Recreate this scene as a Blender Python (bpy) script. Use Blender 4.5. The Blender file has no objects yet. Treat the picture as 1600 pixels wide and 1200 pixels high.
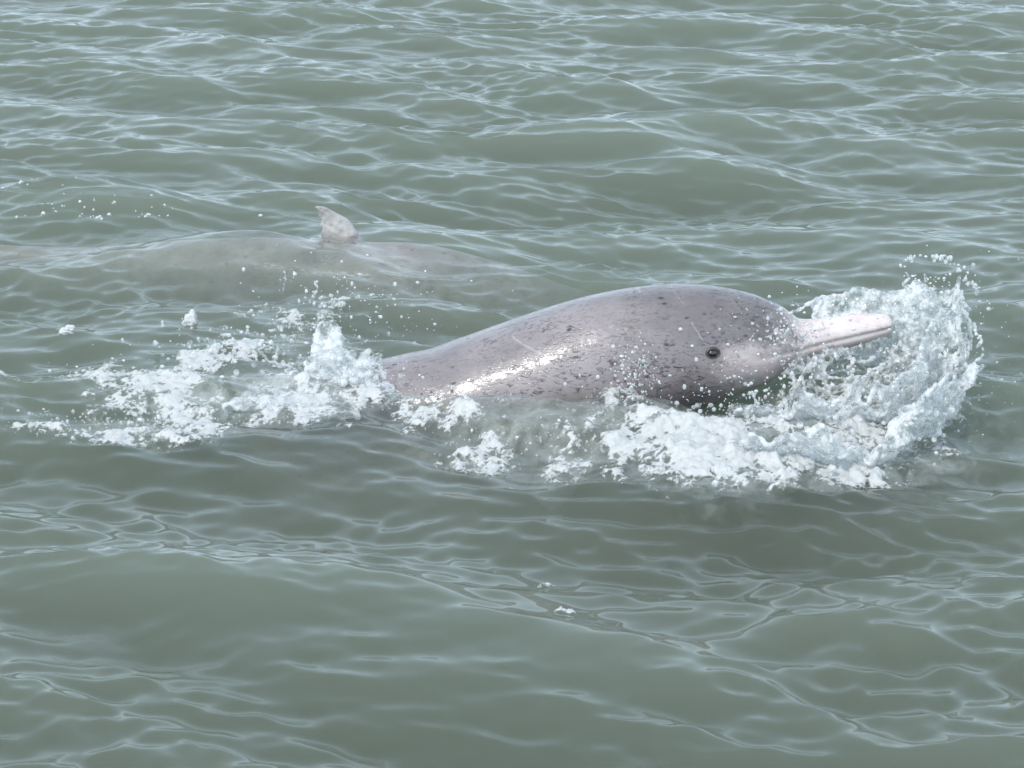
import bpy, bmesh, math, random
import numpy as np
from mathutils import Vector, Matrix
from mathutils.bvhtree import BVHTree

R = math.radians
rng = np.random.default_rng(7)
random.seed(7)
scene = bpy.context.scene
COL = scene.collection

# ------------------------------------------------------------------ camera
PITCH, HCAM, FOCAL = 19.0, 2.0, 100.0
CAM_Y = -HCAM / math.tan(R(PITCH))
cam_d = bpy.data.cameras.new('camera')
cam = bpy.data.objects.new('camera', cam_d)
COL.objects.link(cam)
cam.location = (0, CAM_Y, HCAM)
cam.rotation_euler = (R(90 - PITCH), 0, 0)
cam_d.lens = FOCAL
cam_d.sensor_width = 36
cam_d.clip_end = 3000
scene.camera = cam

# ------------------------------------------------------------------ sky, sun, exposure
SUN_EL, SUN_AZ = 50.0, 214.0          # azimuth: clockwise from +Y (camera looks along +Y)
world = bpy.data.worlds.new('World')
scene.world = world
world.use_nodes = True
wn = world.node_tree.nodes
sky = wn.new('ShaderNodeTexSky')
sky.sky_type = 'NISHITA'
sky.sun_disc = False
sky.sun_elevation = R(SUN_EL)
sky.sun_rotation = R(SUN_AZ)
sky.air_density = 1.6
sky.dust_density = 1.5
sky.ozone_density = 1.0
wn['Background'].inputs['Strength'].default_value = 0.15
veil = wn.new('ShaderNodeMix')                      # thin even high cloud over the whole sky
veil.data_type = 'RGBA'
veil.inputs[0].default_value = 0.75
geo = wn.new('ShaderNodeTexCoord'); sepz = wn.new('ShaderNodeSeparateXYZ')
world.node_tree.links.new(geo.outputs['Generated'], sepz.inputs[0])
grad = wn.new('ShaderNodeMapRange')                 # haze is brighter low down, all the way round
grad.inputs[1].default_value = 0.0; grad.inputs[2].default_value = 0.9
grad.inputs[3].default_value = 1.9; grad.inputs[4].default_value = 0.72
world.node_tree.links.new(sepz.outputs[2], grad.inputs[0])
vsc = wn.new('ShaderNodeVectorMath'); vsc.operation = 'SCALE'
vsc.inputs[0].default_value = (5.75, 7.4, 9.1)
world.node_tree.links.new(grad.outputs[0], vsc.inputs['Scale'])
world.node_tree.links.new(vsc.outputs[0], veil.inputs[7])
world.node_tree.links.new(sky.outputs[0], veil.inputs[6])
world.node_tree.links.new(veil.outputs[2], wn['Background'].inputs[0])

sun_d = bpy.data.lights.new('sun', 'SUN')
sun_d.energy = 2.5
sun_d.angle = R(0.55)
sun_d.color = (1.0, 0.965, 0.91)
sun = bpy.data.objects.new('sun', sun_d)
COL.objects.link(sun)
sd = Vector((math.sin(R(SUN_AZ)) * math.cos(R(SUN_EL)), math.cos(R(SUN_AZ)) * math.cos(R(SUN_EL)), math.sin(R(SUN_EL))))
sun.rotation_euler = (-sd).to_track_quat('-Z', 'Y').to_euler()
sun.location = sd * 20

scene.view_settings.view_transform = 'Standard'
scene.view_settings.look = 'None'
scene.view_settings.exposure = -0.06
scene.view_settings.gamma = 1.0
scene.render.engine = 'CYCLES'
cy = scene.cycles
cy.use_denoising = True
cy.use_adaptive_sampling = True
cy.adaptive_threshold = 0.03
try:
    cy.denoiser = 'OPENIMAGEDENOISE'
except Exception:
    pass
cy.max_bounces = 6
cy.diffuse_bounces = 2
cy.glossy_bounces = 2
cy.transmission_bounces = 4
cy.volume_bounces = 2
cy.transparent_max_bounces = 16
cy.caustics_reflective = False
cy.caustics_refractive = False
cy.sample_clamp_indirect = 6.0

# ------------------------------------------------------------------ helpers
PXF = FOCAL / 36.0 * 1600.0
cp, sp = math.cos(R(PITCH)), math.sin(R(PITCH))

def ray(px, py):
    u, v = (px - 800) / PXF, (600 - py) / PXF
    return np.array([u, cp + v * sp, -sp + v * cp])

def at_y(px, py, Y):
    d = ray(px, py)
    t = (Y - CAM_Y) / d[1]
    return np.array([d[0] * t, Y, HCAM + d[2] * t])

def at_z(px, py, Z=0.0):
    d = ray(px, py)
    t = (Z - HCAM) / d[2]
    return np.array([d[0] * t, CAM_Y + d[1] * t, Z])

def tag(o, label=None, cat=None, group=None, kind=None):
    if label: o['label'] = label
    if cat: o['category'] = cat
    if group: o['group'] = group
    if kind: o['kind'] = kind
    return o

def mesh_obj(name, verts, faces, mat, parent=None, smooth=True, attrs=None):
    me = bpy.data.meshes.new(name)
    verts = np.asarray(verts, dtype=np.float32)
    faces = np.asarray(faces, dtype=np.int32)
    k = faces.shape[1]
    me.vertices.add(len(verts))
    me.vertices.foreach_set('co', verts.ravel())
    me.loops.add(faces.size)
    me.loops.foreach_set('vertex_index', faces.ravel())
    me.polygons.add(len(faces))
    me.polygons.foreach_set('loop_start', np.arange(0, faces.size, k, dtype=np.int32))
    me.update(calc_edges=True)
    me.validate()
    if smooth:
        me.polygons.foreach_set('use_smooth', np.ones(len(me.polygons), dtype=bool))
    if attrs:
        for an, av in attrs.items():
            a = me.attributes.new(an, 'FLOAT', 'POINT')
            a.data.foreach_set('value', np.asarray(av, dtype=np.float32))
    me.materials.append(mat)
    o = bpy.data.objects.new(name, me)
    COL.objects.link(o)
    if parent is not None:
        o.parent = parent
        o.matrix_parent_inverse = Matrix.Translation(-parent.location)
    return o

def empty(name, loc):
    o = bpy.data.objects.new(name, None)
    o.location = loc
    o.empty_display_size = 0.05
    COL.objects.link(o)
    return o

def pchip(x, y, xi):
    x, y = np.asarray(x, float), np.asarray(y, float)
    h = np.diff(x); d = np.diff(y) / h
    m = np.zeros_like(y)
    m[0], m[-1] = d[0], d[-1]
    for i in range(1, len(x) - 1):
        if d[i - 1] * d[i] > 0:
            w1, w2 = 2 * h[i] + h[i - 1], h[i] + 2 * h[i - 1]
            m[i] = (w1 + w2) / (w1 / d[i - 1] + w2 / d[i])
    k = np.clip(np.searchsorted(x, xi) - 1, 0, len(x) - 2)
    t = (xi - x[k]) / h[k]
    return ((2*t**3 - 3*t**2 + 1) * y[k] + (t**3 - 2*t**2 + t) * h[k] * m[k]
            + (-2*t**3 + 3*t**2) * y[k+1] + (t**3 - t**2) * h[k] * m[k+1])

def fft_noise(shape, scale_cells, seed, beta=2.2, aniso=None):
    """smooth random field on a grid, unit variance; scale_cells = largest feature in cells"""
    r = np.random.default_rng(seed)
    w = r.standard_normal(shape).astype(np.float32)
    fs = [np.fft.fftfreq(n) for n in shape[:-1]] + [np.fft.rfftfreq(shape[-1])]
    aniso = aniso or [1.0] * len(shape)
    k2 = np.zeros([len(f) for f in fs], np.float32)
    for i, f in enumerate(fs):
        sh = [1] * len(shape); sh[i] = len(f)
        k2 = k2 + ((f * aniso[i]).reshape(sh) ** 2).astype(np.float32)
    k0 = 1.0 / scale_cells
    filt = (k2 + k0 * k0) ** (-beta / 2)
    out = np.fft.irfftn(np.fft.rfftn(w) * filt, s=shape, axes=range(len(shape)))
    out -= out.mean(); out /= out.std()
    return out.astype(np.float32)

def sstep(a, b, x):
    t = np.clip((x - a) / (b - a), 0, 1)
    return t * t * (3 - 2 * t)

def new_mat(name):
    m = bpy.data.materials.new(name)
    m.use_nodes = True
    nt = m.node_tree
    nt.nodes.clear()
    return m, nt

def nd(nt, t, **kw):
    n = nt.nodes.new(t)
    for k, v in kw.items():
        if k.startswith('i_'):
            key = k[2:]
            key = int(key) if key.isdigit() else key.replace('_', ' ')
            n.inputs[key].default_value = v
        else:
            setattr(n, k, v)
    return n

def lk(nt, a, ao, b, bi):
    nt.links.new(a.outputs[ao], b.inputs[bi])

# ------------------------------------------------------------------ materials
def mat_water():
    m, nt = new_mat('sea_water')
    out = nd(nt, 'ShaderNodeOutputMaterial')
    # the film is not refracting, so light leaving it uses the same Fresnel as light entering it
    ge = nd(nt, 'ShaderNodeNewGeometry')
    io = nd(nt, 'ShaderNodeMapRange', i_1=0.0, i_2=1.0, i_3=1.333, i_4=1 / 1.333); lk(nt, ge, 'Backfacing', io, 0)
    fr = nd(nt, 'ShaderNodeFresnel'); lk(nt, io, 0, fr, 'IOR')
    gl = nd(nt, 'ShaderNodeBsdfGlossy', i_Roughness=0.05)
    tr = nd(nt, 'ShaderNodeBsdfTransparent')
    mx = nd(nt, 'ShaderNodeMixShader')
    lk(nt, fr, 0, mx, 0); lk(nt, tr, 0, mx, 1); lk(nt, gl, 0, mx, 2)
    lk(nt, mx, 0, out, 'Surface')
    sc = nd(nt, 'ShaderNodeVolumeScatter', i_Density=7.0, i_Anisotropy=0.2)
    sc.inputs['Color'].default_value = (0.245, 0.242, 0.196, 1)
    ab = nd(nt, 'ShaderNodeVolumeAbsorption', i_Density=3.0)
    ab.inputs['Color'].default_value = (0.385, 0.475, 0.36, 1)
    ad = nd(nt, 'ShaderNodeAddShader')
    lk(nt, sc, 0, ad, 0); lk(nt, ab, 0, ad, 1)
    lk(nt, ad, 0, out, 'Volume')
    return m

def mat_skin(name, scars=(), coat=0.5, pale_lo=(0.70, 0.55, 0.54, 1), pale_hi=(0.76, 0.70, 0.67, 1)):
    m, nt = new_mat(name)
    out = nd(nt, 'ShaderNodeOutputMaterial')
    b = nd(nt, 'ShaderNodeBsdfPrincipled')
    lk(nt, b, 0, out, 'Surface')
    tc = nd(nt, 'ShaderNodeTexCoord')
    # base pink-grey mottling
    mpA = nd(nt, 'ShaderNodeMapping'); mpA.inputs['Scale'].default_value = (5, 8, 8)
    lk(nt, tc, 'Object', mpA, 0)
    n1 = nd(nt, 'ShaderNodeTexNoise', i_Scale=1.0, i_Detail=5.0, i_Roughness=0.6)
    lk(nt, mpA, 0, n1, 'Vector')
    cr = nd(nt, 'ShaderNodeValToRGB')
    cr.color_ramp.elements[0].position = 0.3; cr.color_ramp.elements[0].color = (0.195, 0.172, 0.172, 1)
    cr.color_ramp.elements[1].position = 0.72; cr.color_ramp.elements[1].color = (0.37, 0.312, 0.31, 1)
    lk(nt, n1, 'Fac', cr, 0)
    # fine streaky fleck layer (short dashes along the body)
    mpB = nd(nt, 'ShaderNodeMapping'); mpB.inputs['Scale'].default_value = (52, 118, 118)
    mpB.inputs['Rotation'].default_value = (0, R(12), 0)
    lk(nt, tc, 'Object', mpB, 0)
    n2 = nd(nt, 'ShaderNodeTexNoise', i_Scale=1.0, i_Detail=3.0, i_Roughness=0.65, i_Distortion=1.2)
    lk(nt, mpB, 0, n2, 'Vector')
    r2 = nd(nt, 'ShaderNodeMapRange', i_1=0.50, i_2=0.66, i_3=0.0, i_4=0.95)
    lk(nt, n2, 'Fac', r2, 0)
    # where flecks are dense
    n3 = nd(nt, 'ShaderNodeTexNoise', i_Scale=7.0, i_Detail=2.0)
    lk(nt, tc, 'Object', n3, 'Vector')
    r3 = nd(nt, 'ShaderNodeMapRange', i_1=0.36, i_2=0.60, i_3=0.28, i_4=1.0)
    lk(nt, n3, 'Fac', r3, 0)
    mul = nd(nt, 'ShaderNodeMath', operation='MULTIPLY'); lk(nt, r2, 0, mul, 0); lk(nt, r3, 0, mul, 1)
    atp = nd(nt, 'ShaderNodeAttribute', attribute_name='pale')
    inv = nd(nt, 'ShaderNodeMath', operation='MULTIPLY_ADD', i_1=-0.85, i_2=1.0); lk(nt, atp, 'Fac', inv, 0)
    mul2 = nd(nt, 'ShaderNodeMath', operation='MULTIPLY', use_clamp=True); lk(nt, mul, 0, mul2, 0); lk(nt, inv, 0, mul2, 1)
    # larger round spots
    mpC = nd(nt, 'ShaderNodeMapping'); mpC.inputs['Scale'].default_value = (24, 40, 40)
    lk(nt, tc, 'Object', mpC, 0)
    vo = nd(nt, 'ShaderNodeTexVoronoi', i_Scale=1.0, i_Randomness=1.0)
    lk(nt, mpC, 0, vo, 'Vector')
    r4 = nd(nt, 'ShaderNodeMapRange', i_1=0.10, i_2=0.2, i_3=1.0, i_4=0.0)
    lk(nt, vo, 'Distance', r4, 0)
    sepc = nd(nt, 'ShaderNodeSeparateColor'); lk(nt, vo, 'Color', sepc, 0)
    gt = nd(nt, 'ShaderNodeMath', operation='GREATER_THAN', i_1=0.62); lk(nt, sepc, 0, gt, 0)
    mul3 = nd(nt, 'ShaderNodeMath', operation='MULTIPLY'); lk(nt, r4, 0, mul3, 0); lk(nt, gt, 0, mul3, 1)
    mul4 = nd(nt, 'ShaderNodeMath', operation='MULTIPLY'); lk(nt, mul3, 0, mul4, 0); lk(nt, inv, 0, mul4, 1)
    mxs = nd(nt, 'ShaderNodeMath', operation='MAXIMUM'); lk(nt, mul2, 0, mxs, 0); lk(nt, mul4, 0, mxs, 1)
    # pale beak / jaw colour
    n5 = nd(nt, 'ShaderNodeTexNoise', i_Scale=26.0, i_Detail=4.0)
    lk(nt, tc, 'Object', n5, 'Vector')
    crp = nd(nt, 'ShaderNodeValToRGB')
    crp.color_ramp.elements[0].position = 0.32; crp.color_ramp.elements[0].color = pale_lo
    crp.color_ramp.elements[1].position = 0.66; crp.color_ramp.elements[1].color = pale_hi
    lk(nt, n5, 'Fac', crp, 0)
    m1 = nd(nt, 'ShaderNodeMix', data_type='RGBA')
    lk(nt, atp, 'Fac', m1, 'Factor'); lk(nt, cr, 0, m1, 6); lk(nt, crp, 0, m1, 7)
    m2 = nd(nt, 'ShaderNodeMix', data_type='RGBA'); m2.inputs[7].default_value = (0.055, 0.048, 0.055, 1)
    lk(nt, mxs, 0, m2, 'Factor'); lk(nt, m1, 2, m2, 6)
    # dark markings (mouth seam, eye patch, blowhole)
    atd = nd(nt, 'ShaderNodeAttribute', attribute_name='dark')
    m3 = nd(nt, 'ShaderNodeMix', data_type='RGBA'); m3.inputs[7].default_value = (0.045, 0.038, 0.042, 1)
    lk(nt, atd, 'Fac', m3, 'Factor'); lk(nt, m2, 2, m3, 6)
    # white scratches: distance to short segments on the flank
    last = None
    flat = nd(nt, 'ShaderNodeVectorMath', operation='MULTIPLY'); flat.inputs[1].default_value = (1, 0, 1); lk(nt, tc, 'Object', flat, 0)
    wob = nd(nt, 'ShaderNodeTexNoise', i_Scale=60.0, i_Detail=2.0); lk(nt, tc, 'Object', wob, 'Vector')
    for (ax, az, bx, bz, w, k) in scars:
        va = Vector((ax, 0, az)); vb = Vector((bx, 0, bz)) - va
        pa = nd(nt, 'ShaderNodeVectorMath', operation='SUBTRACT'); pa.inputs[1].default_value = va; lk(nt, flat, 0, pa, 0)
        dt = nd(nt, 'ShaderNodeVectorMath', operation='DOT_PRODUCT'); dt.inputs[1].default_value = vb / vb.length_squared; lk(nt, pa, 0, dt, 0)
        cl = nd(nt, 'ShaderNodeClamp'); lk(nt, dt, 'Value', cl, 0)
        pr = nd(nt, 'ShaderNodeVectorMath', operation='SCALE'); pr.inputs[0].default_value = vb; lk(nt, cl, 0, pr, 'Scale')
        df = nd(nt, 'ShaderNodeVectorMath', operation='DISTANCE'); lk(nt, pa, 0, df, 0); lk(nt, pr, 0, df, 1)
        dw = nd(nt, 'ShaderNodeMath', operation='MULTIPLY_ADD', i_1=0.005, i_2=-0.0025); lk(nt, wob, 'Fac', dw, 0)
        dd = nd(nt, 'ShaderNodeMath', operation='ADD'); lk(nt, df, 'Value', dd, 0); lk(nt, dw, 0, dd, 1)
        mr = nd(nt, 'ShaderNodeMapRange', i_1=w, i_2=w * 0.3, i_3=0.0, i_4=k); lk(nt, dd, 0, mr, 0)
        if last is None: last = mr
        else:
            mxx = nd(nt, 'ShaderNodeMath', operation='MAXIMUM'); lk(nt, last, 0, mxx, 0); lk(nt, mr, 0, mxx, 1); last = mxx
    m4 = nd(nt, 'ShaderNodeMix', data_type='RGBA'); m4.inputs[7].default_value = (0.66, 0.60, 0.60, 1); m4.inputs[0].default_value = 0
    if last is not None: lk(nt, last, 0, m4, 'Factor')
    lk(nt, m3, 2, m4, 6)
    lk(nt, m4, 2, b, 'Base Color')
    b.inputs['Roughness'].default_value = 0.42
    b.inputs['Specular IOR Level'].default_value = 0.4
    b.inputs['Coat Weight'].default_value = coat
    b.inputs['Coat Roughness'].default_value = 0.13
    b.inputs['Subsurface Weight'].default_value = 0.0
    # wet skin relief
    nb = nd(nt, 'ShaderNodeTexNoise', i_Scale=70.0, i_Detail=4.0, i_Roughness=0.6)
    lk(nt, tc, 'Object', nb, 'Vector')
    sub = nd(nt, 'ShaderNodeMath', operation='MULTIPLY_ADD', i_1=-0.5); lk(nt, mxs, 0, sub, 0); lk(nt, nb, 'Fac', sub, 2)
    bp = nd(nt, 'ShaderNodeBump', i_Strength=0.35, i_Distance=0.0018)
    lk(nt, sub, 0, bp, 'Height')
    nl = nd(nt, 'ShaderNodeTexNoise', i_Scale=16.0, i_Detail=2.0); lk(nt, tc, 'Object', nl, 'Vector')
    bl = nd(nt, 'ShaderNodeBump', i_Strength=0.3, i_Distance=0.008); lk(nt, nl, 'Fac', bl, 'Height')
    lk(nt, bl, 0, bp, 'Normal')
    lk(nt, bp, 0, b, 'Normal'); lk(nt, bp, 0, b, 'Coat Normal')
    return m

def mat_simple(name, col, rough=0.3, coat=0.0):
    m, nt = new_mat(name)
    out = nd(nt, 'ShaderNodeOutputMaterial')
    b = nd(nt, 'ShaderNodeBsdfPrincipled')
    lk(nt, b, 0, out, 'Surface')
    tc = nd(nt, 'ShaderNodeTexCoord')
    n = nd(nt, 'ShaderNodeTexNoise', i_Scale=120.0, i_Detail=2.0); lk(nt, tc, 'Object', n, 'Vector')
    cr = nd(nt, 'ShaderNodeValToRGB')
    cr.color_ramp.elements[0].color = tuple(c * 0.7 for c in col) + (1,)
    cr.color_ramp.elements[1].color = tuple(min(1, c * 1.25) for c in col) + (1,)
    lk(nt, n, 'Fac', cr, 0); lk(nt, cr, 0, b, 'Base Color')
    b.inputs['Roughness'].default_value = rough
    b.inputs['Coat Weight'].default_value = coat
    b.inputs['Coat Roughness'].default_value = 0.04
    return m

def mat_foam():
    m, nt = new_mat('sea_foam')
    out = nd(nt, 'ShaderNodeOutputMaterial')
    tc = nd(nt, 'ShaderNodeTexCoord')
    at = nd(nt, 'ShaderNodeAttribute', attribute_name='dens')
    vo = nd(nt, 'ShaderNodeTexVoronoi', i_Scale=120.0); lk(nt, tc, 'Object', vo, 'Vector')
    no = nd(nt, 'ShaderNodeTexNoise', i_Scale=85.0, i_Detail=4.0, i_Roughness=0.7); lk(nt, tc, 'Object', no, 'Vector')
    # alpha = smooth(dens + noise - bubble holes)
    a1 = nd(nt, 'ShaderNodeMath', operation='MULTIPLY_ADD', i_1=1.6, i_2=-0.8); lk(nt, no, 'Fac', a1, 0)
    a2 = nd(nt, 'ShaderNodeMath', operation='ADD'); lk(nt, at, 'Fac', a2, 0); lk(nt, a1, 0, a2, 1)
    a3 = nd(nt, 'ShaderNodeMath', operation='MULTIPLY_ADD', i_1=0.35); lk(nt, vo, 'Distance', a3, 0); lk(nt, a2, 0, a3, 2)
    r = nd(nt, 'ShaderNodeMapRange', i_1=0.38, i_2=0.72, i_3=0.0, i_4=0.92); lk(nt, a3, 0, r, 0)
    df = nd(nt, 'ShaderNodeBsdfPrincipled')
    df.inputs['Base Color'].default_value = (0.76, 0.755, 0.74, 1)
    df.inputs['Roughness'].default_value = 0.35
    df.inputs['Specular IOR Level'].default_value = 0.35
    hb = nd(nt, 'ShaderNodeMath', operation='MULTIPLY_ADD', i_1=-0.6); lk(nt, vo, 'Distance', hb, 0); lk(nt, no, 'Fac', hb, 2)
    bp = nd(nt, 'ShaderNodeBump', i_Strength=0.5, i_Distance=0.004); lk(nt, hb, 0, bp, 'Height')
    lk(nt, bp, 0, df, 'Normal')
    tl = nd(nt, 'ShaderNodeBsdfTranslucent'); tl.inputs[0].default_value = (0.8, 0.82, 0.8, 1)
    ms = nd(nt, 'ShaderNodeMixShader', i_0=0.25); lk(nt, df, 0, ms, 1); lk(nt, tl, 0, ms, 2)
    tr = nd(nt, 'ShaderNodeBsdfTransparent')
    mx = nd(nt, 'ShaderNodeMixShader')
    lk(nt, r, 0, mx, 0); lk(nt, tr, 0, mx, 1); lk(nt, ms, 0, mx, 2)
    lk(nt, mx, 0, out, 'Surface')
    return m

def mat_milk():
    """water full of tiny bubbles just under the surface"""
    m, nt = new_mat('milky_water')
    out = nd(nt, 'ShaderNodeOutputMaterial')
    tc = nd(nt, 'ShaderNodeTexCoord')
    at = nd(nt, 'ShaderNodeAttribute', attribute_name='dens')
    no = nd(nt, 'ShaderNodeTexNoise', i_Scale=18.0, i_Detail=5.0, i_Roughness=0.6, i_Distortion=0.8); lk(nt, tc, 'Object', no, 'Vector')
    r = nd(nt, 'ShaderNodeMapRange', i_1=0.36, i_2=0.66, i_3=0.15, i_4=0.75); lk(nt, no, 'Fac', r, 0)
    a = nd(nt, 'ShaderNodeMath', operation='MULTIPLY', use_clamp=True); lk(nt, at, 'Fac', a, 0); lk(nt, r, 0, a, 1)
    df = nd(nt, 'ShaderNodeBsdfPrincipled')
    df.inputs['Base Color'].default_value = (0.50, 0.52, 0.49, 1); df.inputs['Roughness'].default_value = 0.12; df.inputs['IOR'].default_value = 1.333
    tr = nd(nt, 'ShaderNodeBsdfTransparent')
    mx = nd(nt, 'ShaderNodeMixShader'); lk(nt, a, 0, mx, 0); lk(nt, tr, 0, mx, 1); lk(nt, df, 0, mx, 2)
    lk(nt, mx, 0, out, 'Surface')
    return m

def mat_splash(name='splash_water', white=0.5):
    """thin aerated water: clear film + white air bubbles"""
    m, nt = new_mat(name)
    out = nd(nt, 'ShaderNodeOutputMaterial')
    tc = nd(nt, 'ShaderNodeTexCoord')
    no = nd(nt, 'ShaderNodeTexNoise', i_Scale=32.0, i_Detail=5.0, i_Roughness=0.65); lk(nt, tc, 'Object', no, 'Vector')
    r = nd(nt, 'ShaderNodeMapRange', i_1=0.43, i_2=0.58, i_3=max(0, white - 0.40), i_4=min(1, white + 0.46)); lk(nt, no, 'Fac', r, 0)
    df = nd(nt, 'ShaderNodeBsdfDiffuse'); df.inputs[0].default_value = (0.90, 0.895, 0.885, 1)
    tl = nd(nt, 'ShaderNodeBsdfTranslucent'); tl.inputs[0].default_value = (0.90, 0.895, 0.885, 1)
    w = nd(nt, 'ShaderNodeMixShader', i_0=0.4); lk(nt, df, 0, w, 1); lk(nt, tl, 0, w, 2)
    tr = nd(nt, 'ShaderNodeBsdfTransparent'); tr.inputs[0].default_value = (0.95, 0.97, 0.97, 1)
    a = nd(nt, 'ShaderNodeMixShader'); lk(nt, r, 0, a, 0); lk(nt, tr, 0, a, 1); lk(nt, w, 0, a, 2)
    nb = nd(nt, 'ShaderNodeTexNoise', i_Scale=110.0, i_Detail=3.0); lk(nt, tc, 'Object', nb, 'Vector')
    bp = nd(nt, 'ShaderNodeBump', i_Strength=0.25, i_Distance=0.003); lk(nt, nb, 'Fac', bp, 'Height')
    ge = nd(nt, 'ShaderNodeNewGeometry')
    io = nd(nt, 'ShaderNodeMapRange', i_1=0.0, i_2=1.0, i_3=1.333, i_4=1 / 1.333); lk(nt, ge, 'Backfacing', io, 0)
    fr = nd(nt, 'ShaderNodeFresnel'); lk(nt, bp, 0, fr, 'Normal'); lk(nt, io, 0, fr, 'IOR')
    gl = nd(nt, 'ShaderNodeBsdfGlossy', i_Roughness=0.08); lk(nt, bp, 0, gl, 'Normal')
    mx = nd(nt, 'ShaderNodeMixShader'); lk(nt, fr, 0, mx, 0); lk(nt, a, 0, mx, 1); lk(nt, gl, 0, mx, 2)
    lk(nt, mx, 0, out, 'Surface')
    return m

M_WATER = mat_water()
def near_scar(pa, pb, w, k):
    qa, qb = at_y(*pa, -0.05), at_y(*pb, -0.05)
    return (qa[0], qa[2], qb[0], qb[2], w, k)
M_SKIN = mat_skin('dolphin_skin', [near_scar(*t) for t in [
    ((802, 538), (856, 555), .0022, .24), ((1082, 508), (1099, 533), .0022, .3), ((982, 470), (1003, 476), .002, .2), ((1050, 468), (1072, 486), .0016, .1),
    ((925, 520), (960, 512), .002, .2), ((1010, 452), (1030, 470), .002, .2)]])
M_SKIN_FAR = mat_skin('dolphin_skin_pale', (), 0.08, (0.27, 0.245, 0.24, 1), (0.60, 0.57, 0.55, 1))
M_FOAM = mat_foam()
M_MILK = mat_milk()
M_SPLASH = mat_splash('splash_water', 0.46)
M_DROP = mat_splash('splash_droplet', 0.85)
M_EYE = mat_simple('dolphin_eye', (0.022, 0.014, 0.011), 0.12, 1.0)
M_LID = mat_simple('dolphin_eyelid', (0.07, 0.058, 0.06), 0.35, 0.4)

# ------------------------------------------------------------------ sea surface
# two families: short-crested swell a hand to an arm long, and fine wind ripples riding on it
def family(n, lam0, sig, lo, hi, slope, ang, spread):
    lam = np.exp(rng.uniform(np.log(lo), np.log(hi), n))
    th = R(ang) + rng.normal(0, R(spread), n)
    k = 2 * np.pi / lam
    a_ = np.exp(-0.5 * (np.log(lam / lam0) / sig) ** 2) / k
    a_ *= slope / math.sqrt(0.5 * np.sum((a_ * k) ** 2))
    return lam, th, k, a_
fams = [family(50, 0.42, 0.5, 0.2, 1.2, 0.18, 74, 24), family(60, 0.15, 0.4, 0.08, 0.3, 0.19, 74, 25), family(110, 0.065, 0.35, 0.04, 0.12, 0.165, 80, 25)]
wl, wdir, wk, wamp = [np.concatenate(t) for t in zip(*fams)]
NW = len(wl)
wkx, wky = wk * np.cos(wdir), wk * np.sin(wdir)
wph = rng.uniform(0, 2 * np.pi, NW)

# broad shapes of the disturbed water: (px, py, rx, ry, rotation deg, height)
def G(px, py, rx, ry, rot, h):
    p = at_z(px, py)
    return (p[0], p[1], rx, ry * 1.25, R(rot), h)
BUMPS = [
    G(430, 408, 0.66, 0.19, -3, 0.042),      # water heaped over the far back
    G(150, 318, 0.30, 0.13, 0, 0.045),       # wavelet behind the far animal
    G(680, 512, 0.46, 0.09, -4, -0.045),     # trough between the two animals
    G(860, 640, 0.40, 0.15, 0, 0.030),       # bow heap along the near flank
    G(1150, 735, 0.36, 0.13, 8, 0.055),      # bow heap in front of the beak
    G(1190, 620, 0.16, 0.12, 0, -0.045),     # hollow under the chin
    G(640, 612, 0.16, 0.10, 0, -0.035),
    G(1000, 850, 0.55, 0.13, 0, -0.030),     # trough in front of it
    G(250, 600, 0.50, 0.15, -4, 0.040),      # wake heap
    G(230, 745, 0.55, 0.12, 0, -0.035),
    G(1020, 235, 0.36, 0.22, -12, 0.055),    # far swell
    G(1000, 330, 0.5, 0.25, -6, -0.03),
    G(620, 1000, 0.7, 0.14, -20, 0.035),     # near swell
    G(520, 1120, 0.6, 0.16, -12, -0.03),
]

def spacing_fade(sp_, lam):
    return np.exp(-(2.2 * sp_ / lam) ** 4)

def sea(x, y, sp_=None, calm=None):
    """displaced surface point for rest point (x, y)"""
    z = np.zeros_like(x); dx = np.zeros_like(x); dy = np.zeros_like(x)
    mod = 0.92 + 0.4 * np.sin(1.3 * x + 2.1 * y + 0.7) * np.sin(-1.9 * x + 1.1 * y + 2.0)
    mod2 = np.clip(0.95 + 0.75 * np.sin(2.3 * x - 3.7 * y + 0.4) * np.sin(1.7 * x + 4.4 * y + 1.2) + 0.3 * np.sin(5.1 * y + 2.2 * x), 0.6, 1.7)
    wx = x + 0.05 * np.sin(3.1 * y + 1.0) + 0.03 * np.sin(5.3 * x - 2.2 * y)
    wy = y + 0.05 * np.sin(2.7 * x + 0.4) + 0.03 * np.sin(4.9 * y + 3.1 * x + 2)
    for i in range(NW):
        a = wamp[i]
        ph = wkx[i] * wx + wky[i] * wy + wph[i]
        A = a * (1.0 if wl[i] > 0.3 else mod if wl[i] > 0.11 else mod2)
        if sp_ is not None:
            A = A * spacing_fade(sp_, wl[i])
        c, s = np.cos(ph), np.sin(ph)
        z += A * c
        q = 0.42 * A / wk[i]
        dx -= q * wkx[i] * s
        dy -= q * wky[i] * s
    for (bx, by, rx, ry, ro, h) in BUMPS:
        u = (x - bx) * math.cos(ro) + (y - by) * math.sin(ro)
        v = -(x - bx) * math.sin(ro) + (y - by) * math.cos(ro)
        z += h * np.exp(-(u / rx) ** 2 - (v / ry) ** 2)
    return x + dx, y + dy, z

def axis(lo, hi, step, far, grow=1.13):
    a = list(np.arange(lo, hi + step / 2, step))
    s, p = step, hi
    up = []
    while p < far:
        s *= grow; p += s; up.append(p)
    s, p = step, lo
    dn = []
    while p > -far:
        s *= grow; p -= s; dn.append(p)
    return np.array(dn[::-1] + a + up)

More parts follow.
